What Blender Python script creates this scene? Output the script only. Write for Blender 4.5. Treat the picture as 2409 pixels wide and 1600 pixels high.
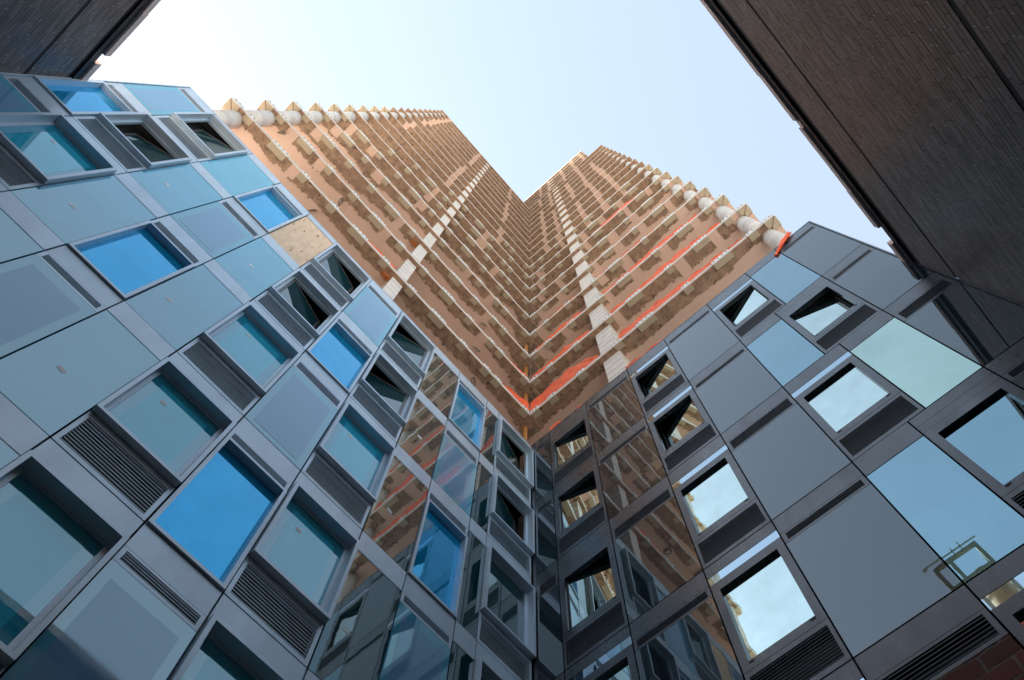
import bpy, math, random
from mathutils import Vector, Matrix
random.seed(7)
for o in list(bpy.data.objects):
    bpy.data.objects.remove(o)
S = bpy.context.scene
COL = S.collection

# ------------------------------------------------------------------ camera
cd = bpy.data.cameras.new('camera')
cam = bpy.data.objects.new('camera', cd)
COL.objects.link(cam)
R_ = Vector((-0.6650, 0.7466, 0.0200)).normalized()
B_ = Vector((0.1930, 0.1980, -0.9610)).normalized()
U_ = B_.cross(R_).normalized()
R_ = U_.cross(B_).normalized()
m = Matrix((R_, U_, B_)).transposed().to_4x4()
m.translation = Vector((6.304, 5.471, 1.6))
cam.matrix_world = m
cd.sensor_width = 36.0
cd.lens = 36.0 * 1870.9 / 2409.0
cd.clip_start = 0.05
cd.clip_end = 6000
S.camera = cam

# ------------------------------------------------------------------ sky and sun
SUN_EL = math.radians(38)
SUN_AZ = Vector((0.46, -0.89, 0)).normalized()
W = bpy.data.worlds.new("World")
S.world = W
W.use_nodes = True
wn = W.node_tree
for n in list(wn.nodes):
    wn.nodes.remove(n)
sky = wn.nodes.new('ShaderNodeTexSky')
sky.sky_type = 'NISHITA'
sky.sun_disc = False
sky.sun_elevation = SUN_EL
sky.sun_rotation = math.atan2(SUN_AZ.x, SUN_AZ.y)
sky.air_density = 1.0
sky.dust_density = 1.2
sky.ozone_density = 1.0
hsv = wn.nodes.new('ShaderNodeHueSaturation')
hsv.inputs['Saturation'].default_value = 0.78
hsv.inputs['Hue'].default_value = 0.492
bg = wn.nodes.new('ShaderNodeBackground')
bg.inputs['Strength'].default_value = 0.15
wo = wn.nodes.new('ShaderNodeOutputWorld')
wn.links.new(sky.outputs[0], hsv.inputs['Color'])
haze = wn.nodes.new('ShaderNodeMix')          # thin even haze veil over the whole sky
haze.data_type = 'RGBA'
haze.inputs['Factor'].default_value = 0.4
haze.inputs['B'].default_value = (1.95, 2.22, 2.36, 1)
wn.links.new(hsv.outputs[0], haze.inputs['A'])
wn.links.new(haze.outputs['Result'], bg.inputs['Color'])
wn.links.new(bg.outputs[0], wo.inputs['Surface'])

sd = bpy.data.lights.new('sun', 'SUN')
sd.energy = 5.0
sd.angle = math.radians(0.5)
sd.color = (1.0, 0.93, 0.82)
sun = bpy.data.objects.new('sun', sd)
COL.objects.link(sun)
sdir = Vector((SUN_AZ.x * math.cos(SUN_EL), SUN_AZ.y * math.cos(SUN_EL), math.sin(SUN_EL)))
sun.rotation_euler = sdir.to_track_quat('Z', 'Y').to_euler()

S.render.engine = 'CYCLES'
S.view_settings.view_transform = 'Standard'
S.view_settings.look = 'None'
S.view_settings.exposure = 1.66
S.view_settings.gamma = 1.0
S.view_settings.use_curve_mapping = False
S.cycles.max_bounces = 8
S.cycles.glossy_bounces = 5
S.cycles.diffuse_bounces = 4

# ------------------------------------------------------------------ materials
def mat(name, col, rough=0.5, metal=0.0, ior=1.5, spec_tint=None, noise=0.0, nscale=4.0, ndetail=4.0,
        bump=0.0, bscale=40.0, stretch=None, rnd=0.0, rough_noise=0.0, alpha=1.0, spots=None, trans=0.0):
    M = bpy.data.materials.new(name)
    M.use_nodes = True
    nt = M.node_tree
    P = nt.nodes['Principled BSDF']
    P.inputs['Base Color'].default_value = (*col, 1)
    P.inputs['Roughness'].default_value = rough
    P.inputs['Metallic'].default_value = metal
    P.inputs['IOR'].default_value = ior
    P.inputs['Alpha'].default_value = alpha
    P.inputs['Transmission Weight'].default_value = trans
    if spec_tint:
        P.inputs['Specular Tint'].default_value = (*spec_tint, 1)
    need = noise or bump or rough_noise or spots
    if need:
        tc = nt.nodes.new('ShaderNodeTexCoord')
        mp = nt.nodes.new('ShaderNodeMapping')
        geo = nt.nodes.new('ShaderNodeNewGeometry')
        nt.links.new(geo.outputs['Position'], mp.inputs['Vector'])
        if stretch:
            mp.inputs['Scale'].default_value = stretch
    last = None
    if noise:
        nz = nt.nodes.new('ShaderNodeTexNoise')
        nz.inputs['Scale'].default_value = nscale
        nz.inputs['Detail'].default_value = ndetail
        nz.inputs['Roughness'].default_value = 0.65
        nt.links.new(mp.outputs[0], nz.inputs['Vector'])
        mr = nt.nodes.new('ShaderNodeMapRange')
        mr.inputs['From Min'].default_value = 0.3
        mr.inputs['From Max'].default_value = 0.7
        mr.inputs['To Min'].default_value = 1 - noise
        mr.inputs['To Max'].default_value = 1 + noise
        nt.links.new(nz.outputs['Fac'], mr.inputs['Value'])
        mx = nt.nodes.new('ShaderNodeMix')
        mx.data_type = 'RGBA'
        mx.blend_type = 'MULTIPLY'
        mx.inputs['Factor'].default_value = 1
        mx.inputs['A'].default_value = (*col, 1)
        cb = nt.nodes.new('ShaderNodeCombineColor')
        for k in range(3):
            nt.links.new(mr.outputs[0], cb.inputs[k])
        nt.links.new(cb.outputs[0], mx.inputs['B'])
        last = mx.outputs['Result']
    if spots:
        for (c2, sc, thr, seed) in spots:
            nz = nt.nodes.new('ShaderNodeTexNoise')
            nz.inputs['Scale'].default_value = sc
            nz.inputs['Detail'].default_value = 3
            nz.noise_dimensions = '4D'
            nz.inputs['W'].default_value = seed
            nt.links.new(mp.outputs[0], nz.inputs['Vector'])
            mr = nt.nodes.new('ShaderNodeMapRange')
            mr.inputs['From Min'].default_value = thr
            mr.inputs['From Max'].default_value = thr + 0.05
            nt.links.new(nz.outputs['Fac'], mr.inputs['Value'])
            mx = nt.nodes.new('ShaderNodeMix')
            mx.data_type = 'RGBA'
            mx.inputs['B'].default_value = (*c2, 1)
            if last is None:
                mx.inputs['A'].default_value = (*col, 1)
            else:
                nt.links.new(last, mx.inputs['A'])
            nt.links.new(mr.outputs[0], mx.inputs['Factor'])
            last = mx.outputs['Result']
    if rnd:
        geo2 = nt.nodes.new('ShaderNodeNewGeometry')
        oi = nt.nodes.new('ShaderNodeObjectInfo')
        ad = nt.nodes.new('ShaderNodeMath'); ad.operation = 'ADD'
        fr = nt.nodes.new('ShaderNodeMath'); fr.operation = 'FRACT'
        nt.links.new(geo2.outputs['Random Per Island'], ad.inputs[0])
        nt.links.new(oi.outputs['Random'], ad.inputs[1])
        nt.links.new(ad.outputs[0], fr.inputs[0])
        mr = nt.nodes.new('ShaderNodeMapRange')
        mr.inputs['To Min'].default_value = 1 - rnd
        mr.inputs['To Max'].default_value = 1 + rnd
        nt.links.new(fr.outputs[0], mr.inputs['Value'])
        hs = nt.nodes.new('ShaderNodeHueSaturation')
        nt.links.new(mr.outputs[0], hs.inputs['Value'])
        if last is None:
            hs.inputs['Color'].default_value = (*col, 1)
        else:
            nt.links.new(last, hs.inputs['Color'])
        last = hs.outputs[0]
    if last is not None:
        nt.links.new(last, P.inputs['Base Color'])
    if rough_noise:
        nz = nt.nodes.new('ShaderNodeTexNoise')
        nz.inputs['Scale'].default_value = 2.2
        nz.inputs['Detail'].default_value = 6
        nz.inputs['Roughness'].default_value = 0.7
        nt.links.new(mp.outputs[0], nz.inputs['Vector'])
        mr = nt.nodes.new('ShaderNodeMapRange')
        mr.inputs['From Min'].default_value = 0.35
        mr.inputs['From Max'].default_value = 0.75
        mr.inputs['To Min'].default_value = rough
        mr.inputs['To Max'].default_value = rough + rough_noise
        nt.links.new(nz.outputs['Fac'], mr.inputs['Value'])
        nt.links.new(mr.outputs[0], P.inputs['Roughness'])
    if bump:
        nz = nt.nodes.new('ShaderNodeTexNoise')
        nz.inputs['Scale'].default_value = bscale
        nz.inputs['Detail'].default_value = 3
        nt.links.new(mp.outputs[0], nz.inputs['Vector'])
        bp = nt.nodes.new('ShaderNodeBump')
        bp.inputs['Strength'].default_value = bump
        bp.inputs['Distance'].default_value = 0.02
        nt.links.new(nz.outputs['Fac'], bp.inputs['Height'])
        nt.links.new(bp.outputs[0], P.inputs['Normal'])
    return M

MT = {}
MT['alu'] = mat('pale_aluminium', (0.60, 0.71, 0.80), 0.33, 0.30, noise=0.10, nscale=2.5, ndetail=7, stretch=(1, 1, 0.35), rough_noise=0.15, rnd=0.05)
MT['alu_dark_face'] = mat('aluminium_reveal', (0.16, 0.16, 0.17), 0.45, 0.3, noise=0.06)
MT['teal'] = mat('teal_spandrel_glass', (0.06, 0.43, 0.63), 0.006, 0.0, 2.9, (0.86, 0.97, 1.0), noise=0.10, nscale=0.9, ndetail=7, rough_noise=0.03, rnd=0.07, bump=0.03, bscale=1.2)
MT['vision'] = mat('dark_vision_glass', (0.010, 0.055, 0.065), 0.004, 0.0, 3.0, (0.9, 0.98, 1.0), rough_noise=0.01, bump=0.05, bscale=1.3)
MT['frit_edge'] = mat('shadow_box_glass', (0.10, 0.44, 0.61), 0.008, 0.0, 2.7, (0.85, 0.97, 1.0), rough_noise=0.02)
MT['frit'] = mat('grey_frit_glass', (0.17, 0.38, 0.60), 0.015, 0.0, 2.3, (0.78, 0.94, 1.0), noise=0.05, nscale=60, rough_noise=0.06)
MT['blue'] = mat('blue_film_glass', (0.010, 0.46, 0.86), 0.015, 0.5, 1.6, noise=0.07, nscale=3, bump=0.02, bscale=6)
MT['pane'] = mat('window_glass', (0.02, 0.36, 0.53), 0.004, 0.0, 2.8, (0.78, 0.95, 1.0), rough_noise=0.02)
MT['film'] = mat('window_film', (0.04, 0.56, 0.78), 0.008, 0.0, 2.5, (0.72, 0.95, 1.0), noise=0.08, nscale=2)
MT['black'] = mat('black_cavity', (0.006, 0.006, 0.007), 0.6)
MT['backing'] = mat('dark_backing', (0.03, 0.03, 0.03), 0.8)  # added dark sheet behind the cladding, stands in for unlit rooms
MT['ply'] = mat('plywood', (0.86, 0.64, 0.44), 0.7, noise=0.15, nscale=2.0, stretch=(5, 1, 1), spots=[((0.40, 0.18, 0.08), 2.2, 0.64, 3.0)])
MT['sticker'] = mat('white_sticker', (0.95, 0.96, 0.96), 0.5)
MT['dark'] = mat('dark_aluminium', (0.042, 0.055, 0.066), 0.22, 0.0, 1.8, noise=0.22, nscale=2.5, ndetail=7, stretch=(1, 1, 0.4), rough_noise=0.22, rnd=0.08)
MT['enamel'] = mat('dark_enamel_glass', (0.026, 0.042, 0.054), 0.008, 0.0, 2.0, (0.85, 0.96, 1.0), noise=0.12, nscale=1.2, rough_noise=0.012, bump=0.05, bscale=1.2)
MT['mirror'] = mat('bright_reflective_glass', (0.50, 0.62, 0.59), 0.0, 1.0, noise=0.10, nscale=2.2, ndetail=8, bump=0.04, bscale=1.4)
MT['rblue'] = mat('blue_reflective_glass', (0.19, 0.31, 0.36), 0.01, 1.0, noise=0.06, nscale=0.6)
MT['rgreen'] = mat('green_reflective_glass', (0.38, 0.51, 0.45), 0.03, 1.0, noise=0.08, nscale=0.8, spots=[((0.22, 0.34, 0.30), 6, 0.72, 5.0)])
MT['transom'] = mat('pale_transom_glass', (0.36, 0.47, 0.54), 0.02, 1.0)
MT['darkslat'] = mat('dark_blade', (0.20, 0.22, 0.24), 0.4, 0.0, 1.5)
MT['redpanel'] = mat('red_block', (0.20, 0.045, 0.03), 0.5, noise=0.3, nscale=1.5, rnd=0.3)
MT['palejoint'] = mat('pale_joint', (0.32, 0.30, 0.27), 0.8)
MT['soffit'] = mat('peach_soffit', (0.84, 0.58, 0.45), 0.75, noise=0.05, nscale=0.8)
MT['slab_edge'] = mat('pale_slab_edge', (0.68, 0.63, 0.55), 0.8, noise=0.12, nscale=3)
MT['coat'] = mat('brown_sprayed_coating', (0.39, 0.25, 0.165), 0.9, noise=0.45, nscale=5, ndetail=8, bump=0.5, bscale=25,
                 spots=[((0.42, 0.24, 0.06), 3.2, 0.70, 1.0), ((0.16, 0.17, 0.20), 4.0, 0.70, 9.0), ((0.13, 0.07, 0.045), 5.0, 0.64, 17.0)])
MT['steel'] = mat('pale_bracket_steel', (0.80, 0.78, 0.72), 0.6)
MT['tan'] = mat('tan_bracket_pad', (0.58, 0.47, 0.33), 0.7, noise=0.06)
MT['concrete'] = mat('white_column_concrete', (0.78, 0.72, 0.64), 0.7, noise=0.10, nscale=2.5, spots=[((0.5, 0.42, 0.35), 9, 0.74, 2.0)])
MT['band'] = mat('dark_strap', (0.16, 0.14, 0.12), 0.7)
MT['rust'] = mat('orange_rust', (0.42, 0.13, 0.03), 0.8, noise=0.5, nscale=9)
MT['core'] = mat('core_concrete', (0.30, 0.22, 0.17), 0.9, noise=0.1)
MT['net'] = mat('orange_netting', (0.97, 0.16, 0.05), 0.6, noise=0.22, nscale=7, bump=0.6, bscale=9)
MT['netthin'] = mat('sheer_netting', (0.55, 0.12, 0.12), 0.6, alpha=0.45)
MT['timber'] = mat('orange_timber', (0.62, 0.28, 0.08), 0.7, noise=0.2, nscale=3, stretch=(6, 6, 1))
MT['cable'] = mat('grey_cable', (0.20, 0.18, 0.17), 0.5)
MT['brick'] = mat('dark_slate_brick', (0.155, 0.132, 0.126), 0.42, 0.0, 1.5, noise=0.2, nscale=3, rnd=0.28, bump=0.15, bscale=60)
MT['mortar'] = mat('dark_mortar', (0.035, 0.031, 0.030), 0.9)
MT['palemortar'] = mat('pale_mortar_glint', (0.42, 0.41, 0.40), 0.8)  # pale slivers that paint the light glints at the head joints
MT['coping'] = mat('tan_coping_stone', (0.88, 0.66, 0.57), 0.75, noise=0.15, nscale=4)
MT['flash'] = mat('dark_flashing', (0.010, 0.014, 0.020), 0.5)
MT['roof'] = mat('white_bounce_roof', (0.80, 0.76, 0.70), 0.8, noise=0.1, nscale=0.4)  # unseen roofs, made white to bounce sun up onto the soffits
MT['ground'] = mat('paved_ground', (0.36, 0.32, 0.27), 0.9, noise=0.15, nscale=0.3)
MT['wood'] = mat('tank_wood', (0.30, 0.20, 0.11), 0.8, noise=0.3, nscale=2, stretch=(3, 3, 0.3))
MT['steelframe'] = mat('green_grey_steel', (0.22, 0.22, 0.17), 0.6)

# ------------------------------------------------------------------ mesh helpers
CUBEF = [(0, 3, 2, 1), (4, 5, 6, 7), (0, 1, 5, 4), (1, 2, 6, 5), (2, 3, 7, 6), (3, 0, 4, 7)]
IDM = lambda u, d, z: (u, d, z)           # facade that runs along +X and faces +Y
SWM = lambda u, d, z: (d, u, z)           # facade that runs along +Y and faces +X


class MB:
    """collects boxes and prisms and links them as one mesh object"""
    def __init__(s, tf=IDM):
        s.v = []; s.f = []; s.mi = []; s.tf = tf
        o, a, b, c = [Vector(tf(*p)) for p in ((0, 0, 0), (1, 0, 0), (0, 1, 0), (0, 0, 1))]
        s.flip = (a - o).cross(b - o).dot(c - o) < 0

    def poly(s, pts, faces, mi=0):
        n = len(s.v)
        s.v += [s.tf(*p) for p in pts]
        for f in faces:
            f = tuple(n + i for i in f)
            s.f.append(f[::-1] if s.flip else f)
            s.mi.append(mi)

    def box(s, u0, u1, d0, d1, z0, z1, mi=0):
        if u0 > u1: u0, u1 = u1, u0
        if d0 > d1: d0, d1 = d1, d0
        if z0 > z1: z0, z1 = z1, z0
        s.poly([(u0, d0, z0), (u1, d0, z0), (u1, d1, z0), (u0, d1, z0),
                (u0, d0, z1), (u1, d0, z1), (u1, d1, z1), (u0, d1, z1)], CUBEF, mi)
        return s

    def ring(s, u0, u1, z0, z1, d0, d1, w, mi=0, wt=None, wb=None):
        """rectangular frame, butt jointed"""
        wt = w if wt is None else wt
        wb = w if wb is None else wb
        s.box(u0, u0 + w, d0, d1, z0, z1, mi)
        s.box(u1 - w, u1, d0, d1, z0, z1, mi)
        s.box(u0 + w, u1 - w, d0, d1, z1 - wt, z1, mi)
        s.box(u0 + w, u1 - w, d0, d1, z0, z0 + wb, mi)
        return s

    def cyl(s, cx, cy, r, z0, z1, n=24, mi=0, cap=True):
        b = [(cx + r * math.cos(2 * math.pi * k / n), cy + r * math.sin(2 * math.pi * k / n)) for k in range(n)]
        pts = [(x, y, z0) for x, y in b] + [(x, y, z1) for x, y in b]
        fs = [(k, (k + 1) % n, n + (k + 1) % n, n + k) for k in range(n)]
        if cap:
            fs += [tuple(range(n))[::-1], tuple(range(n, 2 * n))]
        s.poly(pts, fs, mi)
        return s

    def mesh(s, name, mats):
        me = bpy.data.meshes.new(name)
        me.from_pydata(s.v, [], s.f)
        for x in (mats if isinstance(mats, (list, tuple)) else [mats]):
            me.materials.append(MT[x])
        if any(s.mi):
            me.polygons.foreach_set('material_index', s.mi)
        me.update()
        return me

    def build(s, name, mats, parent=None, smooth=False):
        me = s.mesh(name, mats)
        if smooth:
            for p in me.polygons:
                p.use_smooth = len(p.vertices) == 4
        o = bpy.data.objects.new(name, me)
        COL.objects.link(o)
        if parent is not None:
            o.parent = parent
            o.matrix_parent_inverse = Matrix.Translation(-Vector(parent_loc(parent)))
        return o


def parent_loc(p):
    """world offset that a child must undo so that its mesh can stay in world coordinates"""
    return Vector((0, 0, 0)) if p.parent is not None else Vector(p.location)


def tag(o, label, cat, group=None):
    o['label'] = label
    o['category'] = cat
    if group:
        o['group'] = group
    return o


def thing(name, label, cat, loc, group=None):
    o = bpy.data.objects.new(name, None)
    o.empty_display_size = 0.5
    COL.objects.link(o)
    o.location = loc
    return tag(o, label, cat, group)


def tube(name, pts, r, material, parent=None, closed=False):
    cu = bpy.data.curves.new(name, 'CURVE')
    cu.dimensions = '3D'
    cu.bevel_depth = r
    cu.bevel_resolution = 2
    sp = cu.splines.new('POLY')
    sp.points.add(len(pts) - 1)
    for p, q in zip(sp.points, pts):
        p.co = (*q, 1)
    sp.use_cyclic_u = closed
    ob = bpy.data.objects.new('tmp', cu)
    COL.objects.link(ob)
    bpy.context.view_layer.update()
    me = bpy.data.meshes.new_from_object(ob.evaluated_get(bpy.context.evaluated_depsgraph_get()))
    bpy.data.objects.remove(ob)
    bpy.data.curves.remove(cu)
    me.name = name
    me.materials.clear()
    me.materials.append(MT[material])
    o = bpy.data.objects.new(name, me)
    COL.objects.link(o)
    if parent is not None:
        o.parent = parent
        o.matrix_parent_inverse = Matrix.Translation(-Vector(parent_loc(parent)))
    return o


# ------------------------------------------------------------------ dimensions (metres)
Z0 = 1.6
H = [z + Z0 for z in (19.064, 15.859, 12.989, 9.942, 7.064, 4.15, 1.25)]     # floor lines of the cladding
X = [11.884, 11.092, 9.910, 9.004, 8.026, 7.117, 5.897, 4.831, 3.621, 2.722, 1.696, 1.249, 0.0]
YB = [8.764, 7.771, 6.893, 6.609, 5.725, 4.385, 3.198, 1.848, 0.622, 0.0]
WALL_Y = 8.80          # brick wall opposite the pale facade
WALL_X = 11.92         # brick wall opposite the dark facade
PAR_Y = 14.02 + Z0     # top of its coping
PAR_X = 14.52 + Z0

# ------------------------------------------------------------------ ground
gb = MB()
gb.poly([(-3000, -3000, 0), (3000, -3000, 0), (3000, 3000, 0), (-3000, 3000, 0)], [(0, 1, 2, 3)])
gr = gb.build('ground', 'ground')
gr['kind'] = 'structure'

# ------------------------------------------------------------------ cladding panel builders
def slats(tf, par, u0, u1, z0, z1, n, metal, depth=0.045):
    """black louvre cavity crossed by n blades, every blade an object that shares one mesh"""
    MB(tf).box(u0, u1, -0.115, -0.09, z0, z1).build('louvre_cavity', 'black', par)
    pitch = (z1 - z0) / n
    th = min(0.008, pitch * 0.16)
    b = MB(tf)
    L2 = (u1 - u0) / 2 - 0.002
    # a blade that slopes down towards the outside
    b.poly([(-L2, -0.015, 0.002), (L2, -0.015, 0.002), (L2, -0.005, 0), (-L2, -0.005, 0),
            (-L2, -0.015, 0.002 + th), (L2, -0.015, 0.002 + th), (L2, -0.005, th), (-L2, -0.005, th)], CUBEF)
    me = b.mesh('slat', 'darkslat' if metal == 'dark' else metal)
    for k in range(n):
        o = bpy.data.objects.new('slat', me)
        COL.objects.link(o)
        o.parent = par
        o.matrix_parent_inverse = Matrix.Translation(-Vector(parent_loc(par)))
        o.location = tf((u0 + u1) / 2, 0, z0 + (k + 0.5) * pitch - th / 2)


def sticker(tf, par, u, z, d, s=0.07):
    b = MB(tf)
    a = random.uniform(-0.3, 0.3)
    c, n = math.cos(a), math.sin(a)
    pts = []
    for (p, q) in ((-s, -s * .7), (s, -s * .7), (s, s * .7), (-s, s * .7)):
        pts.append((u + p * c - q * n, d, z + p * n + q * c))
    pts = pts + [(p[0], p[1] + 0.002, p[2]) for p in pts]
    b.poly(pts, CUBEF)
    return b.build('sticker', 'sticker', par)


G_ = 0.011


def sash(tf, par, u0, u1, z0, z1, d, glass, frame, hinge, ang, fw=0.055):
    """opening light: frame ring and pane swung inwards about one jamb"""
    c, s = math.cos(ang), math.sin(ang)
    w = u1 - u0
    if hinge > 0:
        sub = lambda u, dd, z: tf(u1 - (u1 - u) * c + dd * s, d - (u1 - u) * s + dd * c, z)
    else:
        sub = lambda u, dd, z: tf(u0 + (u - u0) * c - dd * s, d - (u - u0) * s + dd * c, z)
    fr = MB(sub).ring(u0, u1, z0, z1, -0.035, 0.0, fw).build('sash', frame, par)
    MB(sub).box(u0 + fw - .004, u1 - fw + .004, -0.026, -0.014, z0 + fw - .004, z1 - fw + .004).build('glass_pane', glass, par)
    return fr


def cell_P(tf, par, u0, u1, B, T, row, openh, metal='alu', pane='pane'):
    """bay with a projecting window frame above a louvre"""
    a, b = u0 + G_, u1 - G_
    p = MB(tf)
    lo, hi = B + 0.735, T - 0.43
    pr = 0.10
    t = 0.052
    p.ring(a, b, lo, hi, -0.13, pr, t)
    # louvre surround
    z0, z1 = B + 0.075, B + 0.635
    p.box(a, b, -0.10, 0, B + G_, z0)
    p.box(a, a + 0.05, -0.10, 0, z0, z1)
    p.box(b - 0.05, b, -0.10, 0, z0, z1)
    p.box(a, b, -0.10, 0, z1, lo - 0.004)
    w = p.build('projecting_window', metal, par)
    MB(tf).box(a, b, -0.10, 0, hi + 0.006, T - G_).build('spandrel_strip', metal, w)
    slats(tf, w, a + 0.05, b - 0.05, z0, z1, 11, metal)
    gi, gj = a + t, b - t
    # inner frame
    MB(tf).ring(gi, gj, lo + t, hi - t, -0.11, -0.055, 0.05, wt=0.035, wb=0.05).build('window_frame', metal, w)
    q0, q1, r0, r1 = gi + 0.05, gj - 0.05, lo + t + 0.05, hi - t - 0.035
    if openh:
        sash(tf, w, q0, q1, r0, r1, -0.075, 'vision', 'alu_dark_face', openh, 0.26)
    else:
        MB(tf).box(q0, q1, -0.10, -0.085, r0, r1).build('glass_pane', pane, w)
        if pane == 'vision':
            return w
        f = MB(tf).box(q0 + 0.13, q1 - 0.12, -0.0845, -0.0825, r0 + 0.02, r1 - 0.16).build('window_film', 'film', w)
        if row == 3 or row == 2:
            sticker(tf, w, q1 - 0.3, r1 - 0.45, -0.0815, 0.045)
    return w


def cell_F(tf, par, u0, u1, B, T, row, metal='alu', glass='blue'):
    """bay with a flush frame, blue film glass, louvre slot along the top"""
    a, b = u0 + G_, u1 - G_
    tall = 0.25 if row < 3 else 0.15
    s1 = T - 0.47
    s0 = s1 - tall
    hi = s0 - 0.05
    lo = B + G_
    p = MB(tf)
    p.ring(a, b, lo, hi, -0.15, 0.035, 0.05)
    p.box(a, b, -0.10, 0, hi + 0.004, s0)
    p.box(a, a + 0.05, -0.10, 0, s0, s1)
    p.box(b - 0.05, b, -0.10, 0, s0, s1)
    w = p.build('flush_window', metal, par)
    MB(tf).box(a, b, -0.10, 0, s1, T - G_).build('spandrel_strip', metal, w)
    slats(tf, w, a + 0.05, b - 0.05, s0, s1, 6 if tall > 0.2 else 4, metal)
    MB(tf).box(a + 0.05, b - 0.05, -0.14, -0.09, lo + 0.05, hi - 0.05).build('glass_pane', glass, w)
    return w


def cell_S(tf, par, u0, u1, B, T, row, metal='alu'):
    """bay with a fritted shadow-box panel under a louvre slot"""
    a, b = u0 + G_, u1 - G_
    tall = 0.25 if row in (0, 1, 2) else 0.15
    s1 = T - 0.46
    s0 = s1 - tall
    p = MB(tf)
    p.box(a, b, -0.10, 0, s0 - 0.045, s0)
    p.box(a, a + 0.05, -0.10, 0, s0, s1)
    p.box(b - 0.05, b, -0.10, 0, s0, s1)
    p.box(a, b, -0.10, 0, s1, s1 + 0.035)
    w = p.build('shadow_box_panel', metal, par)
    MB(tf).box(a, b, -0.10, 0, s1 + 0.04, T - G_).build('spandrel_strip', metal, w)
    slats(tf, w, a + 0.05, b - 0.05, s0, s1, 6 if tall > 0.2 else 4, metal)
    MB(tf).box(a, b, -0.10, 0, B + G_, s0 - 0.052).build('glass_pane', 'frit_edge', w)
    MB(tf).box(a + 0.11, b - 0.11, 0.0005, 0.0025, B + 0.13, s0 - 0.25).build('frit_panel', 'frit', w)
    return w


def cell_G(tf, par, u0, u1, B, T, row, metal='alu', glass='teal', stick=True):
    """bay with a full glass panel under a metal strip"""
    a, b = u0 + G_, u1 - G_
    w = MB(tf).box(a, b, -0.10, 0, B + G_, T - 0.46).build('glass_panel', glass, par)
    MB(tf).box(a, b, -0.10, 0.006, T - 0.455, T - G_).build('spandrel_strip', metal, w)
    if stick and b - a > 0.5 and row > 0:
        sticker(tf, w, a + (b - a) * random.uniform(0.55, 0.75), B + (T - B) * random.uniform(0.28, 0.4), 0.001, 0.05)
    return w


def cell_M(tf, par, u0, u1, B, T, row, metal='dark'):
    """dark enamel panel with a louvre slot"""
    a, b = u0 + G_, u1 - G_
    tall = 0.30 if row in (2, 4) else 0.15
    s1 = T - 0.43
    s0 = s1 - tall
    p = MB(tf)
    e = min(0.06, (b - a) * 0.12)
    p.box(a, b, -0.10, 0, s0 - 0.045, s0)
    p.box(a, a + e, -0.10, 0, s0, s1)
    p.box(b - e, b, -0.10, 0, s0, s1)
    p.box(a, b, -0.10, 0, s1, s1 + 0.04)
    w = p.build('enamel_panel', metal, par)
    MB(tf).box(a, b, -0.10, 0, s1 + 0.046, T - G_).build('spandrel_strip', metal, w)
    slats(tf, w, a + e, b - e, s0, s1, 6 if tall > 0.2 else 3, metal)
    MB(tf).box(a, b, -0.10, 0, B + G_, s0 - 0.052).build('panel_sheet', 'enamel', w)
    return w


def cell_W(tf, par, u0, u1, B, T, row, openh=0, glass='mirror', transom=True, metal='dark'):
    """dark bay: transom strip, punched window, louvre at the bottom"""
    a, b = u0 + G_, u1 - G_
    z0, z1 = B + 0.09, B + 0.615
    g0, g1 = B + 0.845, B + 2.285
    i, j = a + 0.115, b - 0.115
    t0, t1 = B + 2.46, B + 2.635
    if t1 > T - 0.2:
        t1 = T - 0.2; t0 = t1 - 0.15
    p = MB(tf)
    p.box(a, b, -0.10, 0, B + G_, z0)
    p.box(a, a + 0.05, -0.10, 0, z0, z1)
    p.box(b - 0.05, b, -0.10, 0, z0, z1)
    p.box(a, b, -0.10, 0, z1, B + 0.697)
    p.box(a, b, -0.10, 0.001, B + 0.703, g0)
    p.box(a, i, -0.10, 0.001, g0, g1)
    p.box(j, b, -0.10, 0.001, g0, g1)
    p.box(a, b, -0.10, 0.001, g1, t0)
    w = p.build('punched_window', metal, par)
    if transom:
        MB(tf).box(a, b, -0.10, -0.004, t0, t1).build('transom_glass', 'transom', w)
    else:
        MB(tf).box(a, b, -0.10, 0, t0 + 0.005, t1).build('transom_panel', metal, w)
    MB(tf).box(a, b, -0.10, 0, t1 + 0.006, T - G_).build('spandrel_strip', metal, w)
    slats(tf, w, a + 0.05, b - 0.05, z0, z1, 11, metal)
    hb = MB(tf).box(i + 0.0, i + 0.07, -0.02, 0.004, g0 - 0.05, g0 - 0.02)
    hb.build('drain_slot', 'black', w)
    MB(tf).box(j - 0.07, j, -0.02, 0.004, g0 - 0.05, g0 - 0.02).build('drain_slot', 'black', w)
    if openh:
        sash(tf, w, i + .004, j - .004, g0 + .004, g1 - .004, -0.055, glass, 'black', openh, 0.15 if openh < 0 else 0.18, 0.02)
    else:
        MB(tf).box(i, j, -0.09, -0.062, g0, g1).build('glass_pane', glass, w)
    return w


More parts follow.
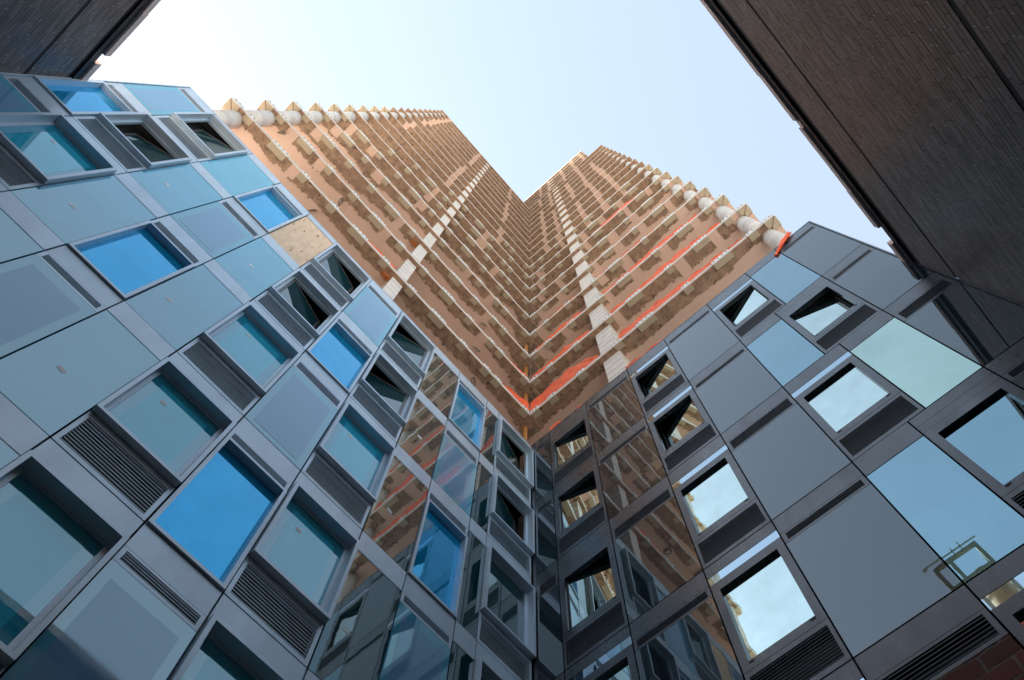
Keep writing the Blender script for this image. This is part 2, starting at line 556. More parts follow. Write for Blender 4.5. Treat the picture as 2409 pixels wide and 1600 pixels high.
# ------------------------------------------------------------------ pale facade (runs along +X, faces +Y)
LB = thing('pale_clad_building', 'pale aluminium and blue glass facade with projecting window frames, left of the inner corner',
           'building', (6, 0, 0))
kinds = {0: 'SFS', 2: 'GGG', 3: 'FSF', 4: 'KGG', 6: 'SFS', 8: 'GGG', 9: 'FSF', 10: 'GGG'}
P_open = {1: (-1, -1, 0), 5: (1, 1, 0), 7: (-1, -1, 0), 11: (1, 1, 0)}
for r in range(5):
    T, Bm = H[r], H[r + 1]
    for j in range(12):
        u0, u1 = X[j + 1], X[j]
        if j == 11:
            u0 = 0.012
        if j in P_open:
            op = P_open[j][r] if r < 3 else 0
            cell_P(IDM, LB, u0, u1, Bm, T, r, op, pane='vision' if j == 11 else 'pane')
            continue
        ks = kinds[j]
        k = ks[r] if r < 3 else ks[1 if r == 3 else 2]
        if j == 4 and r > 2:
            k = 'G'
        if k == 'G':
            cell_G(IDM, LB, u0, u1, Bm, T, r, glass='vision' if j > 7 else 'teal')
        elif k == 'F':
            cell_F(IDM, LB, u0, u1, Bm, T, r)
        elif k == 'S':
            cell_S(IDM, LB, u0, u1, Bm, T, r)
        else:
            w = MB().box(u0 + G_, u1 - G_, -0.10, -0.02, Bm + G_, T - 0.30).build('plywood_panel', 'ply', LB)
            w['label'] = 'bare plywood board in place of a pane'
            MB().box(u0 + G_, u1 - G_, -0.10, 0, T - 0.295, T - G_).build('spandrel_strip', 'alu', w)
bk = MB()
bk.box(0.0, X[0], -0.40, -0.38, 0, H[0] - 0.02)
for z in H[:6]:
    bk.box(0.0, X[0], -0.378, -0.17, z - 0.10, z - 0.06)
bk.build('light_stop_backing', 'backing', LB)  # dark sheet added behind the panels to stop light leaking through
MB().box(0.02, X[0], -0.30, 0.004, H[0], H[0] + 0.03).build('top_cap', 'alu', LB)
MB().box(X[0] + 0.003, X[0] + 0.028, -0.12, 0.02, 0, H[0]).build('end_trim', 'alu', LB)
MB().box(0.0, X[0], -0.10, 0, 0.0, H[5] - 0.01).build('base_wall', 'alu', LB)

# ------------------------------------------------------------------ dark facade (runs along +Y, faces +X)
RB = thing('dark_clad_building', 'dark grey metal and mirror glass facade with flush windows, right of the inner corner',
           'building', (0, 5, 0))
for r in range(5):
    T, Bm = H[r], H[r + 1]
    cell_M(SWM, RB, YB[1], YB[0], Bm, T, r)
    if r % 2 == 0:
        cell_G(SWM, RB, YB[2], YB[1], Bm, T, r, 'dark', 'rblue' if r == 0 else 'rgreen', False)
        cell_W(SWM, RB, YB[4], YB[2], Bm, T, r, 1 if r == 0 else 0, 'mirror')
    else:
        cell_W(SWM, RB, YB[3], YB[1], Bm, T, r, -1 if r == 1 else 0, 'mirror' if r == 1 else 'rblue', False)
        cell_G(SWM, RB, YB[4], YB[3], Bm, T, r, 'dark', 'rblue', False)
    cell_M(SWM, RB, YB[5], YB[4], Bm, T, r)
    cell_W(SWM, RB, YB[6], YB[5], Bm, T, r, 1 if r < 2 else 0, 'mirror')
    cell_M(SWM, RB, YB[7], YB[6], Bm, T, r)
    cell_W(SWM, RB, YB[8], YB[7], Bm, T, r, -1 if r < 3 else 0, 'mirror', r == 3)
    cell_M(SWM, RB, 0.115, YB[8], Bm, T, r)
bk = MB(SWM)
bk.box(-0.38, YB[0], -0.40, -0.38, 0, H[0] - 0.02)
for z in H[:6]:
    bk.box(0.0, YB[0], -0.378, -0.17, z - 0.10, z - 0.06)
bk.build('light_stop_backing', 'backing', RB)  # the dark facade's added sheet against light leaks
MB(SWM).box(0.0, YB[0], -0.30, 0.004, H[0], H[0] + 0.03).build('top_cap', 'dark', RB)
MB(SWM).box(YB[0] + 0.003, YB[0] + 0.033, -0.12, 0.015, 0, H[0]).build('end_trim', 'dark', RB)
MB(SWM).box(0.0, YB[0], -0.10, 0, 0.0, H[5] - 0.01).build('base_wall', 'dark', RB)
MB(SWM).box(0.012, 0.105, -0.10, -0.012, 0.0, H[0]).build('corner_post', 'dark', RB)

# ------------------------------------------------------------------ unfinished tower
TW = thing('unfinished_tower', 'tall unfinished concrete tower with bare floor slabs rising above both facades', 'tower', (-6, -6, 0))
STEP = 2.93
ZB = [22.35 + Z0 + STEP * n for n in range(-1, 19)]      # soffit of each slab, first is hidden behind the cladding
TH = 0.20
E = -0.30


def prism(mb, poly, z0, z1, mi_side=0, mi_bot=1, mi_top=0):
    n = len(poly)
    pts = [(x, y, z0) for x, y in poly] + [(x, y, z1) for x, y in poly]
    mb.poly(pts, [tuple(range(n))[::-1]], mi_bot)
    mb.poly(pts, [tuple(range(n, 2 * n))], mi_top)
    mb.poly(pts, [(k, (k + 1) % n, n + (k + 1) % n, n + k) for k in range(n)], mi_side)


def coating(slab, z, xend, yend, ex, ey, n, brackets_l, brackets_r):
    """brown sprayed strip under the slab edge with a ragged inner border and gaps at the brackets"""
    rr = random.Random(100 + n)
    mb = MB()
    t = 0.012
    for side, end, br in ((0, xend, brackets_l), (1, yend, brackets_r)):
        tf = (lambda u, d: (u, ey - d)) if side == 0 else (lambda u, d: (ex - d, u))
        gaps = []
        if n >= 8:
            fixed = (2.15, 6.45, 10.55) if side == 0 else (0.95, 2.05, 3.95, 5.35, 6.6)
            for c in fixed:                      # the same bare strips show on every upper storey
                if rr.random() < 0.85:
                    gaps.append((c - 0.13, c + 0.13, 0.1))
        for k, (c, w) in enumerate(br):
            r2 = random.Random(31 * k + 7 * side)
            here = r2.random() < (0.45 if side == 0 else 0.75)
            o = (w / 2 + r2.uniform(0.15, 0.2)) * r2.choice((1, 1, -1))
            q = rr.random()
            if n < 8 and ((here and q < 0.85 and n > 0) or q < 0.12):
                o += rr.uniform(-0.03, 0.03)
                gaps.append((c + o - 0.13, c + o + 0.13, rr.uniform(-0.03, 0.12)))
        u = ex - 0.55 if side == 0 else ey + 0.02
        lvl = rr.uniform(0.40, 0.48)
        base = rr.uniform(0.31, 0.40) if n < 3 else rr.uniform(0.37, 0.45) if n < 6 else rr.uniform(0.5, 0.8)
        while u < end - 0.02:
            du = rr.choice((0.06, 0.08, 0.1, 0.05, 0.16))
            v = min(u + du, end - 0.012)
            if rr.random() < 0.16:
                base += rr.uniform(-0.07, 0.07)
                base = min(max(base, 0.27), 0.85)
            lvl = base + 0.03 * math.sin(u * 2.1 + n) + rr.uniform(-0.035, 0.035)
            d0 = 0.012
            for (g0, g1, k) in gaps:
                if v > g0 and u < g1:
                    d0 = max(lvl + k, 0.3) if k > 0.02 else 0.36
            if u < 0.4 and n > -2:
                lvl += 0.25 * (0.4 - u)
            if d0 < lvl - 0.02:
                a, b, c, d = tf(u, d0), tf(v, d0), tf(v, lvl + rr.uniform(-.012, .012)), tf(u, lvl)
                pts = [(*a, z - t), (*b, z - t), (*c, z - t), (*d, z - t), (*a, z), (*b, z), (*c, z), (*d, z)]
                if side == 0:
                    mb.poly(pts, [(0, 1, 2, 3), (3, 2, 6, 7)])
                else:
                    mb.poly(pts, [(3, 2, 1, 0), (7, 6, 2, 3)])
            u = v
    # around the two round columns
    o = mb.build('sprayed_coating', 'coat', slab)
    o['kind'] = 'stuff'
    return o


BR_L = [(1.137, .28), (1.624, .28), (2.674, .28), (3.73, .58), (4.84, .28), (5.93, .28), (7.0, .58), (8.05, .28), (9.15, .28), (10.15, .58), (11.24, .28)]
BR_R = [(0.56, .28), (1.71, .28), (3.10, .28), (4.17, .60), (5.65, .28), (6.90, .60), (7.97, .28)]
DEP, DRP = 0.19, 0.045
bracket_mesh = {}


def bracket(slab, tf, key, u, w, z, e):
    """steel angle: bolted plate on the slab edge, tan pad under it"""
    k = (key, w)
    if k not in bracket_mesh:
        b = MB(tf)
        b.box(-w / 2, w / 2, 0.004, 0.028, -DRP, TH + 0.03, 0)
        b.box(-w / 2, w / 2, -DEP, 0.003, -DRP, -0.012, 1)
        nb = 2 if w < 0.4 else 4
        for q in range(nb):
            x = -w / 2 + w * (q + 0.5) / nb
            b.box(x - 0.009, x + 0.009, 0.028, 0.055, 0.10, 0.118, 2)
            b.box(x - 0.018, x + 0.018, 0.028, 0.033, 0.09, 0.13, 2)
        bracket_mesh[k] = b.mesh('edge_bracket', ['steel', 'tan', 'band'])
    o = bpy.data.objects.new('edge_bracket', bracket_mesh[k])
    COL.objects.link(o)
    o.parent = slab
    o.matrix_parent_inverse = Matrix.Translation(-Vector(parent_loc(slab)))
    o.location = tf(u, e, z)
    return o


def corner_bracket(slab, tf, key, z, e, n):
    """plate and mitred pad beside an outer slab corner; a_ runs away from the corner"""
    b = MB(tf)
    L, g = 0.34, 0.014
    b.box(0.02, L, 0.004, 0.026, z - DRP, z + TH + 0.03, 0)
    p = [(g, 0.003), (L, 0.003), (L, -DEP - 0.03), (DEP + 0.03 + g, -DEP - 0.03)]
    b.poly([(x, y, z - DRP) for x, y in p] + [(x, y, z - 0.012) for x, y in p], CUBEF, 1)
    for x in (0.10, 0.24):
        b.box(x - 0.009, x + 0.009, 0.026, 0.055, z + 0.10, z + 0.118, 2)
    return b.build('edge_bracket', ['steel', 'tan', 'band'], slab)


XE0, YE0 = 11.93, 8.72
XEND = lambda u, d, z: (-d, u, z)
for i, z in enumerate(ZB):
    n = i - 1
    xe = XE0 - 0.012 * max(n, 0)
    ye = YE0 - 0.010 * max(n, 0)
    mb = MB()
    poly = [(E, E), (xe, E), (xe, -14), (-14, -14), (-14, ye), (E, ye)]
    th = TH if n < 18 else 0.34
    prism(mb, poly[::-1], z, z + th)
    mb2 = MB()
    n_ = len(poly)
    pts = [(x, y, z) for x, y in poly] + [(x, y, z + th) for x, y in poly]
    # orientation: poly is clockwise, so build side faces outward
    mb2.poly(pts, [tuple(range(n_))], 1)
    mb2.poly(pts, [tuple(range(n_, 2 * n_))[::-1]], 0)
    mb2.poly(pts, [(k, n_ + k, n_ + (k + 1) % n_, (k + 1) % n_) for k in range(n_)], 0)
    sl = mb2.build('floor_slab', ['slab_edge', 'soffit'], TW)
    if n < 0:
        continue
    has = n < 9
    bl = [(u, w) for (u, w) in BR_L if has and not (n > 4 and u > 6.5 + (8 - n)) and not (n > 6 and random.random() < .3)]
    br = [(u, w) for (u, w) in BR_R if has and not (n > 6 and random.random() < .3)]
    coating(sl, z, xe, ye, E, E, n, bl if has else BR_L, br if has else BR_R)
    if has:
        for (u, w) in bl:
            bracket(sl, IDM, 'L', u + random.uniform(-.02, .02), w, z, E)
        for (u, w) in br:
            bracket(sl, SWM, 'R', u + random.uniform(-.02, .02), w, z, E)
        # inner corner pair, then mitred pairs at the outer corners
        bracket(sl, IDM, 'L', E + 0.20, 0.28, z, E)
        bracket(sl, SWM, 'R', E + 0.20, 0.28, z, E)
        corner_bracket(sl, lambda a_, d, q: (xe - a_, E + d, q), 'LC', z, xe, n)
        corner_bracket(sl, lambda a_, d, q: (xe + d, E - a_, q), 'LD', z, xe, n)
        corner_bracket(sl, lambda a_, d, q: (E + d, ye - a_, q), 'RC', z, ye, n)
        corner_bracket(sl, lambda a_, d, q: (E - a_, ye + d, q), 'RD', z, ye, n)

# columns, one per storey, from slab to soffit
for i in range(len(ZB) - 1):
    z0, z1 = ZB[i] + TH, ZB[i + 1]
    sh = 0.012 * max(i - 1, 0)
    for (cx, cy) in ((11.50 - sh, -0.66), (-0.74, 8.29 - sh * .8)):
        c = MB().cyl(cx, cy, 0.245, z0, z1, 28).build('round_column', 'concrete', TW, True)
        if i < 10:
            for zz in (0.95, 1.15, 1.95 if cx > 0 else 1.35):
                MB().cyl(cx, cy, 0.249, z1 - zz, z1 - zz + 0.012, 28, cap=False).build('strap', 'band', c, True)
    for (a, b, c_, d_) in ((5.085, 5.485, -1.05, -0.435), (-1.02, -0.475, 2.415, 3.03)):
        c = MB().box(a, b, c_, d_, z0, z1).build('square_column', 'concrete', TW)
        if i < 9:
            for q in range(5):
                zz = z1 - 0.35 - 0.42 * q
                k = MB()
                e = 0.003
                k.box(a - e, b + e, d_, d_ + e, zz, zz + 0.007)
                k.box(a - e, b + e, c_ - e, c_, zz, zz + 0.012)
                k.box(a - e, a, c_, d_, zz, zz + 0.012)
                k.box(b, b + e, c_, d_, zz, zz + 0.012)
                k.build('tie_line', 'band', c)
# set-back top storeys
ZU = [ZB[-1] + STEP * k for k in range(1, 6)]
for k, z in enumerate(ZU):
    poly = [(-0.62, -1.5), (9.8, -1.5), (9.8, -14), (-14, -14), (-14, 7.05), (-0.62, 7.05)]
    mb2 = MB(); n_ = 6
    th = TH if k < 4 else 0.5
    pts = [(x, y, z) for x, y in poly] + [(x, y, z + th) for x, y in poly]
    mb2.poly(pts, [tuple(range(n_))], 1)
    mb2.poly(pts, [tuple(range(n_, 2 * n_))[::-1]], 0)
    mb2.poly(pts, [(q, n_ + q, n_ + (q + 1) % n_, (q + 1) % n_) for q in range(n_)], 0)
    sl = mb2.build('floor_slab', ['slab_edge', 'soffit'], TW)
    coating(sl, z, 9.8, 7.05, -0.62, -1.5, 20 + k, BR_L, BR_R)
    z0 = (ZU[k - 1] if k else ZB[-1] + .14) + TH
    MB().cyl(-1.05, 6.7, 0.23, z0, z, 20).build('round_column', 'concrete', TW, True)
    MB().box(-1.3, -0.8, 2.1, 2.7, z0, z).build('square_column', 'concrete', TW)
    MB().box(4.6, 5.1, -2.2, -1.7, z0, z).build('square_column', 'concrete', TW)
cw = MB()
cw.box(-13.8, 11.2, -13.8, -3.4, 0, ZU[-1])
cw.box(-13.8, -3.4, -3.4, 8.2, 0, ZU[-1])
cw.build('core_light_stop', 'core', TW)  # unseen dark mass, added so no light passes between the floors
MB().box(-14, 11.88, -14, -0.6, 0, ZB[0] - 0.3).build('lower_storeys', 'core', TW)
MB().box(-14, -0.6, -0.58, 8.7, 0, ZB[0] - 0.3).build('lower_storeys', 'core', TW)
# rusty steel hanging beside two of the square columns
for (n, zz) in ((1, 0.0), (3, 0.0)):
    z = ZB[n]
    MB().box(5.50, 5.80, -0.62, -0.50, z - 0.16, z - 0.014).build('rusty_angle', 'rust', TW)

# ------------------------------------------------------------------ orange netting on the floor edges
def netting(label, tf, segs, z, hang=0.06):
    """segs: list of (u, height) ; a crumpled sheet that leans on the guard wire behind the slab edge"""
    mb = MB(tf)
    rr = random.Random(sum(map(ord, label)))
    pts = []
    U = []
    for (a, ha), (b, hb) in zip(segs, segs[1:]):
        k = max(2, int((b - a) / 0.12))
        for q in range(k):
            t = q / k
            U.append((a + (b - a) * t, ha + (hb - ha) * t))
    U.append(segs[-1])
    rows = 8
    for s in range(2):
        for (u, h) in U:
            for r in range(rows):
                t = r / (rows - 1)
                wob = 0.03 * math.sin(u * 9 + r * 1.3) + rr.uniform(-.035, .035)
                zz = z + h * t + (0.02 * math.sin(u * 6 + r) if 0 < r else 0)
                pts.append((u + 0.02 * math.sin(r * 2 + u * 3), -0.012 - 0.02 * t * h + wob * 0.6 * (0.3 + t) - s * 0.006, zz))
    nU = len(U)
    fs = []
    for i in range(nU - 1):
        for r in range(rows - 1):
            a = i * rows + r
            f = (a, a + rows, a + rows + 1, a + 1)
            fs.append(f)
            o = nU * rows
            fs.append(tuple(o + q for q in f[::-1]))
    mb.poly(pts, fs)
    o = mb.build('orange_netting', 'net')
    for p in o.data.polygons:
        p.use_smooth = True
    return tag(o, label, 'netting', 'orange safety netting along the open floors')


RT = lambda u, d, z: (E + d, u, z)
LT = lambda u, d, z: (u, E + d, z)
zt = [ZB[n + 1] + TH + 0.005 for n in range(12)]
netting('largest orange netting sheet, wide and crumpled, beside the timber post at the lowest corner', RT,
        [(-0.28, 0.75), (0.2, 1.0), (0.9, 1.12), (1.4, 1.1), (1.9, 0.75), (2.40, 0.25)], zt[0])
netting('long orange netting right of the lowest square column on the lowest bare floor', RT,
        [(3.1, 0.15), (3.4, 0.5), (4.4, 0.62), (5.3, 0.5), (6.2, 0.38), (7.0, 0.3), (7.7, 0.06)], zt[0])
netting('thin orange netting left of the square column, one floor above the largest sheet', RT,
        [(-0.25, 0.25), (0.4, 0.45), (1.4, 0.5), (2.0, 0.4), (2.35, 0.25)], zt[1])
netting('orange netting strip right of the square column, on the second bare floor', RT,
        [(3.08, 0.12), (3.7, 0.35), (4.8, 0.4), (5.4, 0.6), (6.3, 0.65), (7.2, 0.35), (7.75, 0.2)], zt[1])
netting('orange netting strip at the corner end of the third bare floor', RT,
        [(-0.2, 0.1), (0.5, 0.35), (1.4, 0.5), (2.2, 0.3)], zt[2])
netting('orange netting strip towards the outer round column on the third bare floor', RT,
        [(3.1, 0.1), (4.2, 0.3), (5.5, 0.5), (6.6, 0.5), (7.6, 0.2)], zt[2])
netting('short faint orange netting strip left of the square column on the fourth bare floor', RT,
        [(-0.1, 0.03), (0.8, 0.12), (1.9, 0.14), (2.2, 0.06)], zt[3])
netting('orange netting patch by the outer end of the fourth bare floor', RT,
        [(3.3, 0.04), (4.3, 0.14), (5.4, 0.13), (6.2, 0.05)], zt[3])
netting('highest bright orange netting strip, sloping along an upper floor on the right side', RT,
        [(3.9, 0.1), (4.8, 0.5), (5.8, 0.8), (6.5, 0.5), (6.9, 0.1)], zt[6])
netting('narrow orange netting on the left side of the lowest corner, next to the timber post', LT,
        [(-0.28, 0.8), (0.0, 0.65), (0.35, 0.45), (0.95, 0.1)], zt[0])
netting('small orange netting on the left side of the corner one floor higher', LT,
        [(-0.25, 0.3), (0.1, 0.2), (0.75, 0.04)], zt[1])
netting('short orange netting strip left of the white square column on the left side', LT,
        [(5.6, 0.10), (5.75, 0.16), (6.1, 0.10), (6.4, 0.20), (7.2, 0.05)], zt[0])
# pieces that stick up behind the top of the dark cladding
CT = lambda u, d, z: (-0.05 + d, u, z)
netting('small rounded orange netting bump nearest the inner corner above the dark cladding', CT,
        [(0.58, 0.05), (0.64, 0.42), (0.88, 0.50), (1.15, 0.05)], H[0] + 0.03)
netting('second small orange netting bump above the dark cladding', CT, [(1.45, 0.02), (1.6, 0.32), (1.95, 0.02)], H[0] + 0.03)
netting('long low orange netting strip lying on the dark cladding top right of the square column', CT,
        [(3.15, 0.36), (3.5, 0.30), (4.2, 0.22), (5.0, 0.06)], H[0] + 0.03)
netting('tiny orange netting tuft on the dark cladding top near the end column', CT,
        [(7.10, 0.02), (7.16, 0.12), (7.3, 0.10), (7.38, 0.02)], H[0] + 0.0)
# draped piece by the end column
mb = MB()
pts = []
prof = [(8.30, 0.36), (8.05, 0.10), (7.85, -0.10), (7.62, -0.30)]
for k, (y, dz) in enumerate(prof):
    for r in range(5):
        t = r / 4
        pts.append((0.03 + 0.04 * math.sin(r * 1.7 + k), y + 0.05 * t, H[0] + dz - 0.16 - (0.30 if k < 3 else 0.12) * (t - 0.5) * (0.5 + 0.4 * math.sin(k * 2.0))))
fs = [(k * 5 + r, k * 5 + r + 1, k * 5 + 5 + r + 1, k * 5 + 5 + r) for k in range(3) for r in range(4)]
mb.poly(pts, fs)
on = mb.build('orange_netting', 'net')
tag(on, 'twisted orange netting draped over the dark cladding top by the round column', 'netting', 'orange safety netting along the open floors')
# ------------------------------------------------------------------ timber posts and cable coils
for n, lab in ((0, 'orange timber post at the inner corner just above the cladding, mostly hidden'),
               (1, 'orange timber post at the inner corner beside the largest orange sheet'),
               (2, 'orange timber post at the inner corner on the second bare floor'),
               (3, 'short looking timber post at the inner corner on the third bare floor')):
    z0, z1 = ZB[n] + TH, ZB[n + 1]
    x, y = -0.50, -0.66
    o = MB().box(x - 0.045, x + 0.045, y - 0.045, y + 0.045, z0, z1).build('timber_post', 'timber')
    tag(o, lab, 'post', 'timber posts at the inner corner')


def coil(label, cx, cy, z, r, seed):
    rr = random.Random(seed)
    pts = []
    turns = 4
    ax = rr.uniform(0, math.pi)
    tl = rr.uniform(0.5, 1.1)
    for k in range(turns * 14):
        a = 2 * math.pi * k / 14
        q = r * (1 + 0.12 * math.sin(k * 0.37 + seed))
        p = Vector((q * math.cos(a), 0.35 * q * math.sin(a) * math.cos(tl) + 0.012 * math.sin(k * .9), q * math.sin(a) * math.sin(tl)))
        c, s = math.cos(ax), math.sin(ax)
        pts.append((cx + p.x * c - p.y * s, cy + p.x * s + p.y * c, z - r * 1.1 + p.z))
    pts = [(cx, cy, z - 0.002)] + pts
    o = tube('cable_coil', pts, 0.012, 'cable')
    return tag(o, label, 'cable coil', 'cable coils hanging under the slabs')


CN = ['coiled grey cable under the lowest slab at the inner corner, just above the cladding',
      'coiled grey cable beside the largest orange netting sheet',
      'coiled grey cable under the third slab at the inner corner',
      'coiled grey cable under the fourth slab at the inner corner',
      'tangled thin cable under the fifth slab at the inner corner',
      'tangled thin cable under the sixth slab at the inner corner',
      'tangled thin cable under the seventh slab at the inner corner']
for n in range(7):
    coil(CN[n], -0.72 + random.uniform(-.05, .05), -0.46, ZB[n + 1], 0.15, n)
coil('grey cable loop under the lowest slab, right above the pale cladding', 1.62, -0.82, ZB[1], 0.15, 21)
coil('pale cable loop on the left side at the second bare slab', 1.82, -0.80, ZB[2], 0.14, 22)
coil('cable loop near the third slab on the left side', 1.80, -0.70, ZB[3], 0.12, 23)
coil('cable tangle under the lowest slab near the plywood board', 8.35, -0.80, ZB[1], 0.13, 24)
coil('cable tangle under the second slab on the left side, above the plywood board', 8.2, -0.75, ZB[2], 0.13, 25)
coil('thin cable hook under the second slab near the far left round column', 10.9, -0.62, ZB[2], 0.12, 26)
o = tube('hanging_cable', [(-0.36, -0.27, ZB[3] + 0.3), (-0.30, -0.25, ZB[2] + 2.2), (-0.27, -0.25, ZB[2] + 1.2), (-0.30, -0.26, ZB[2] + 0.5), (-0.36, -0.30, ZB[2] + 0.21)], 0.012, 'band')
tag(o, 'black cable hanging down between floors at the inner corner', 'cable')

# ------------------------------------------------------------------ dark brick buildings round the light well
BL_, BH_ = 0.285, 0.087
JN = 0.007
camp = Vector((6.304, 5.471, 1.6))


def brick_wall(parent, tf, u0, u1, ztop, joints, seed, near_key):
    """every course is laid brick by brick: the 300 that show largest are objects, the rest one mesh"""
    rr = random.Random(seed)
    courses = []
    z = 0.0
    stuff = MB(tf)
    glint = MB(tf)
    cand = []
    while z < ztop - BH_:
        skip = any(j - 0.5 * BH_ < z + BH_ / 2 < j + 0.5 * BH_ for j in joints)
        if skip:
            z += 0.05
            continue
        u = u0 - rr.uniform(0, BL_)
        while u < u1:
            a, b = max(u, u0), min(u + BL_ - JN, u1)
            if b - a > 0.02:
                d = rr.choice((0, 0, 0, 0, 0.0015, -0.0015))
                cand.append((a, b, z, d))
                if rr.random() < 0.33:
                    glint.box(b - 0.004, b + JN + 0.003, -0.012, 0.002, z + 0.008, z + BH_ - 0.016)  # pale mortar sliver put in for a light glint at the joint
            u += BL_
        z += BH_
    def size(c):
        p = Vector(tf((c[0] + c[1]) / 2, 0, c[2] + BH_ / 2))
        q = p - camp
        v = Vector((q.dot(R_), q.dot(U_), q.dot(B_)))
        if v.z >= 0:
            return -1
        x, y = v.x / -v.z * 1870.9, v.y / -v.z * 1870.9
        if abs(x) > 1195 or abs(y) > 790 or not near_key(c):
            return -1
        return (c[1] - c[0]) / q.length
    sc = sorted([(size(c), k) for k, c in enumerate(cand)], reverse=True)
    single = set(k for s, k in sc[:298] if s > 0)
    meshes = {}
    for k, c in enumerate(cand):
        a, b, z, d = c
        if k in single:
            key = round(b - a, 3)
            if key not in meshes:
                meshes[key] = MB(tf).box(-key / 2, key / 2, -0.03, 0, 0, BH_ - JN).mesh('brick', 'brick')
            o = bpy.data.objects.new('brick', meshes[key])
            COL.objects.link(o)
            o.parent = parent
            o.matrix_parent_inverse = Matrix.Translation(-Vector(parent_loc(parent)))
            o.location = Vector(tf((a + b) / 2, d, z)) - Vector(tf(0, 0, 0))
        else:
            stuff.box(a, b, -0.03, d, z, z + BH_ - JN)
    s = stuff.build('brick_courses', 'brick', parent)
    s['kind'] = 'stuff'
    s = glint.build('mortar_glint', 'palemortar', parent)
    s['kind'] = 'stuff'


def parapet(parent, tf, u0, u1, top, breaks, seed):
    """coping stones on a dark flashing; breaks: list of (u from, u to, drop, setback)"""
    rr = random.Random(seed)
    MB(tf).box(u0, u1, -0.35, 0.035, top - 0.42, top - 0.20).build('flashing', 'flash', parent)
    MB(tf).box(u0, u1, -0.35, -0.02, top - 0.50, top - 0.42).build('shadow_gap', 'flash', parent)
    u = u0
    while u < u1 - 0.02:
        v = min(u + rr.uniform(0.85, 1.05), u1)
        for (p, q, dr, sb) in breaks:
            if u < p < v:
                v = p
            if p <= u < q:
                v = min(v, q)
        dr, sb = 0, 0
        for (p, q, a, b) in breaks:
            if p - 1e-4 <= u < q - 1e-4:
                dr, sb = a, b
        j = rr.uniform(-0.006, 0.006)
        MB(tf).box(u + 0.004, v - 0.004, -0.38, 0.075 - sb + j, top - 0.197, top - dr + j).build('coping_stone', 'coping', parent)
        u = v


# right: wall runs along X at y = WALL_Y and faces -Y
DR = thing('dark_brick_building', 'dark slate brick building with tan coping, upper right, beyond the dark facade', 'building', (4, 14, 0))
TFR = lambda u, d, z: (u, WALL_Y - d, z)
MB(TFR).box(0.0, 12.4, -0.30, -0.009, 0, PAR_Y - 0.4).build('mortar_bed', 'mortar', DR)
brick_wall(DR, TFR, 0.0, WALL_X, PAR_Y - 0.48, [PAR_Y - 1.72, PAR_Y - 6.5], 5, lambda c: c[0] < 6.5)
parapet(DR, TFR, -0.6, 12.2, PAR_Y + 0.1, [(0.43, 0.80, 0.14, 0.06), (3.05, 3.2, 0.03, 0.03)], 3)
MB().box(-14, 13, WALL_Y + 0.31, 30, 0, PAR_Y - 0.75).build('building_body', 'mortar', DR)
MB().box(-14, 13, WALL_Y + 0.40, 30, PAR_Y - 0.74, PAR_Y - 0.70).build('roof', 'roof', DR)
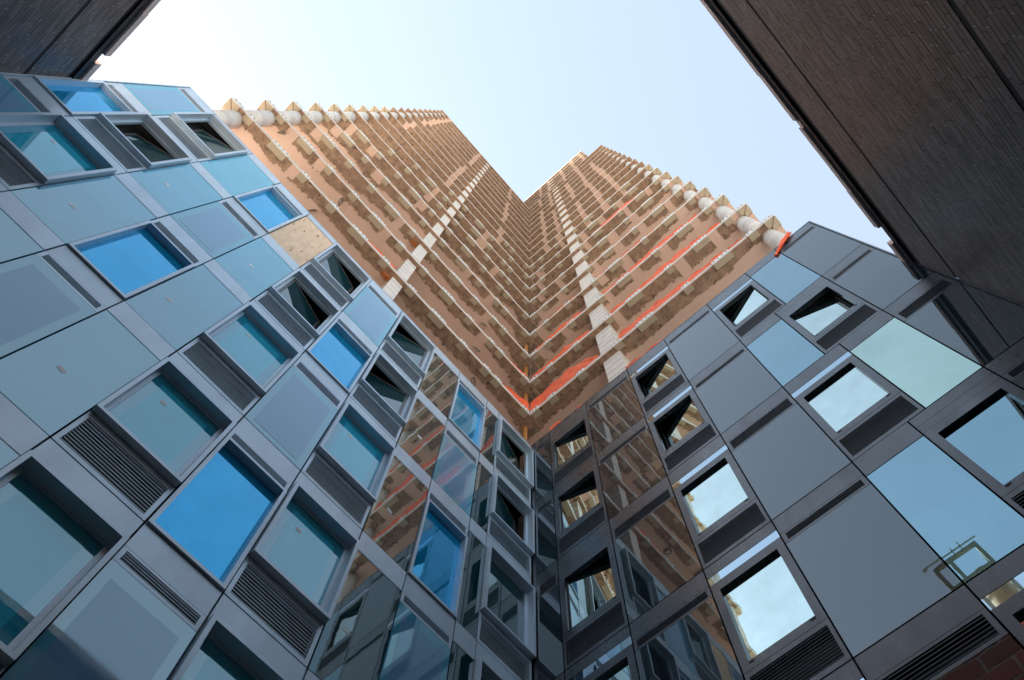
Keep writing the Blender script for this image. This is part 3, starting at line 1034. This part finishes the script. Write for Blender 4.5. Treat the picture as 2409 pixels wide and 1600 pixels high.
# left: wall runs along Y at x = WALL_X and faces -X
DL = thing('dark_brick_building', 'dark slate brick building with tan coping, upper left, behind the pale facade end', 'building', (16, 4, 0))
TFL = lambda u, d, z: (WALL_X - d, u, z)
MB(TFL).box(-0.5, WALL_Y, -0.30, -0.009, 0, PAR_X - 0.4).build('mortar_bed', 'mortar', DL)
brick_wall(DL, TFL, -0.4, WALL_Y - 0.01, PAR_X - 0.48, [PAR_X - 1.68, PAR_X - 6.5], 6, lambda c: c[0] < 4.5)
parapet(DL, TFL, -0.6, WALL_Y - 0.05, PAR_X, [(0.44, 0.64, 0.14, 0.06)], 4)
MB().box(WALL_X + 0.31, 19.5, -6, WALL_Y + 0.25, 0, PAR_X - 0.75).build('building_body', 'mortar', DL)
MB().box(WALL_X + 0.40, 19.5, -6, WALL_Y + 0.25, PAR_X - 0.74, PAR_X - 0.70).build('roof', 'roof', DL)

# ------------------------------------------------------------------ neighbour seen only in the mirror glass
NB = thing('red_block_building', 'red block building with pale joints, seen mirrored in the dark facade', 'building', (24, 8, 0))
NT = 28.3
MB().box(20.06, 28, -3, 20, 0, NT).build('wall', 'palejoint', NB)
b = MB()
z = 8.0
k = 0
while z < NT - 0.3:
    y = -3 - (k % 2) * 1.0
    while y < 20:
        b.box(20.0, 20.058, max(y, -3) + 0.06, min(y + 2.0, 20) - 0.06, z + 0.06, z + 0.80)
        y += 2.0
    z += 0.86
    k += 1
o = b.build('red_block', 'redpanel', NB)
o['kind'] = 'stuff'
MB().box(20, 28, -3, 20, NT + 0.003, NT + 0.1).build('roof', 'roof', NB)
WT = thing('water_tank', 'round water tank in a steel frame on a roof, seen mirrored in the blue glass', 'water tank', (21.4, 7.0, NT))
tk = MB().cyl(21.5, 7.45, 0.62, NT + 0.1, NT + 4.1, 28)
for q in range(4):
    tk.cyl(21.5, 7.45, 0.62 - 0.14 * (q + 1), NT + 4.1 + 0.10 * q, NT + 4.2 + 0.10 * q, 28)
tk.build('tank', 'wood', WT, True)
b = MB()
for (x, y) in ((20.5, 6.05), (20.5, 8.05), (22.6, 6.05), (22.6, 8.05), (20.5, 6.75)):
    b.box(x - .09, x + .09, y - .09, y + .09, NT + 0.1, NT + 5.0)
for zz in (3.35, 4.85):
    b.box(20.42, 22.68, 5.97, 6.13, NT + zz, NT + zz + .16)
    b.box(20.42, 22.68, 7.97, 8.13, NT + zz, NT + zz + .16)
    b.box(20.42, 20.58, 6.13, 7.97, NT + zz, NT + zz + .16)
    b.box(22.52, 22.68, 6.13, 7.97, NT + zz, NT + zz + .16)
b.box(20.45, 20.5, 5.6, 8.3, NT + 5.25, NT + 5.30)
b.box(20.45, 20.5, 7.1, 7.15, NT + 5.0, NT + 5.5)
b.box(20.45, 20.5, 7.5, 7.55, NT + 5.0, NT + 5.6)
b.build('tank_frame', 'steelframe', WT)
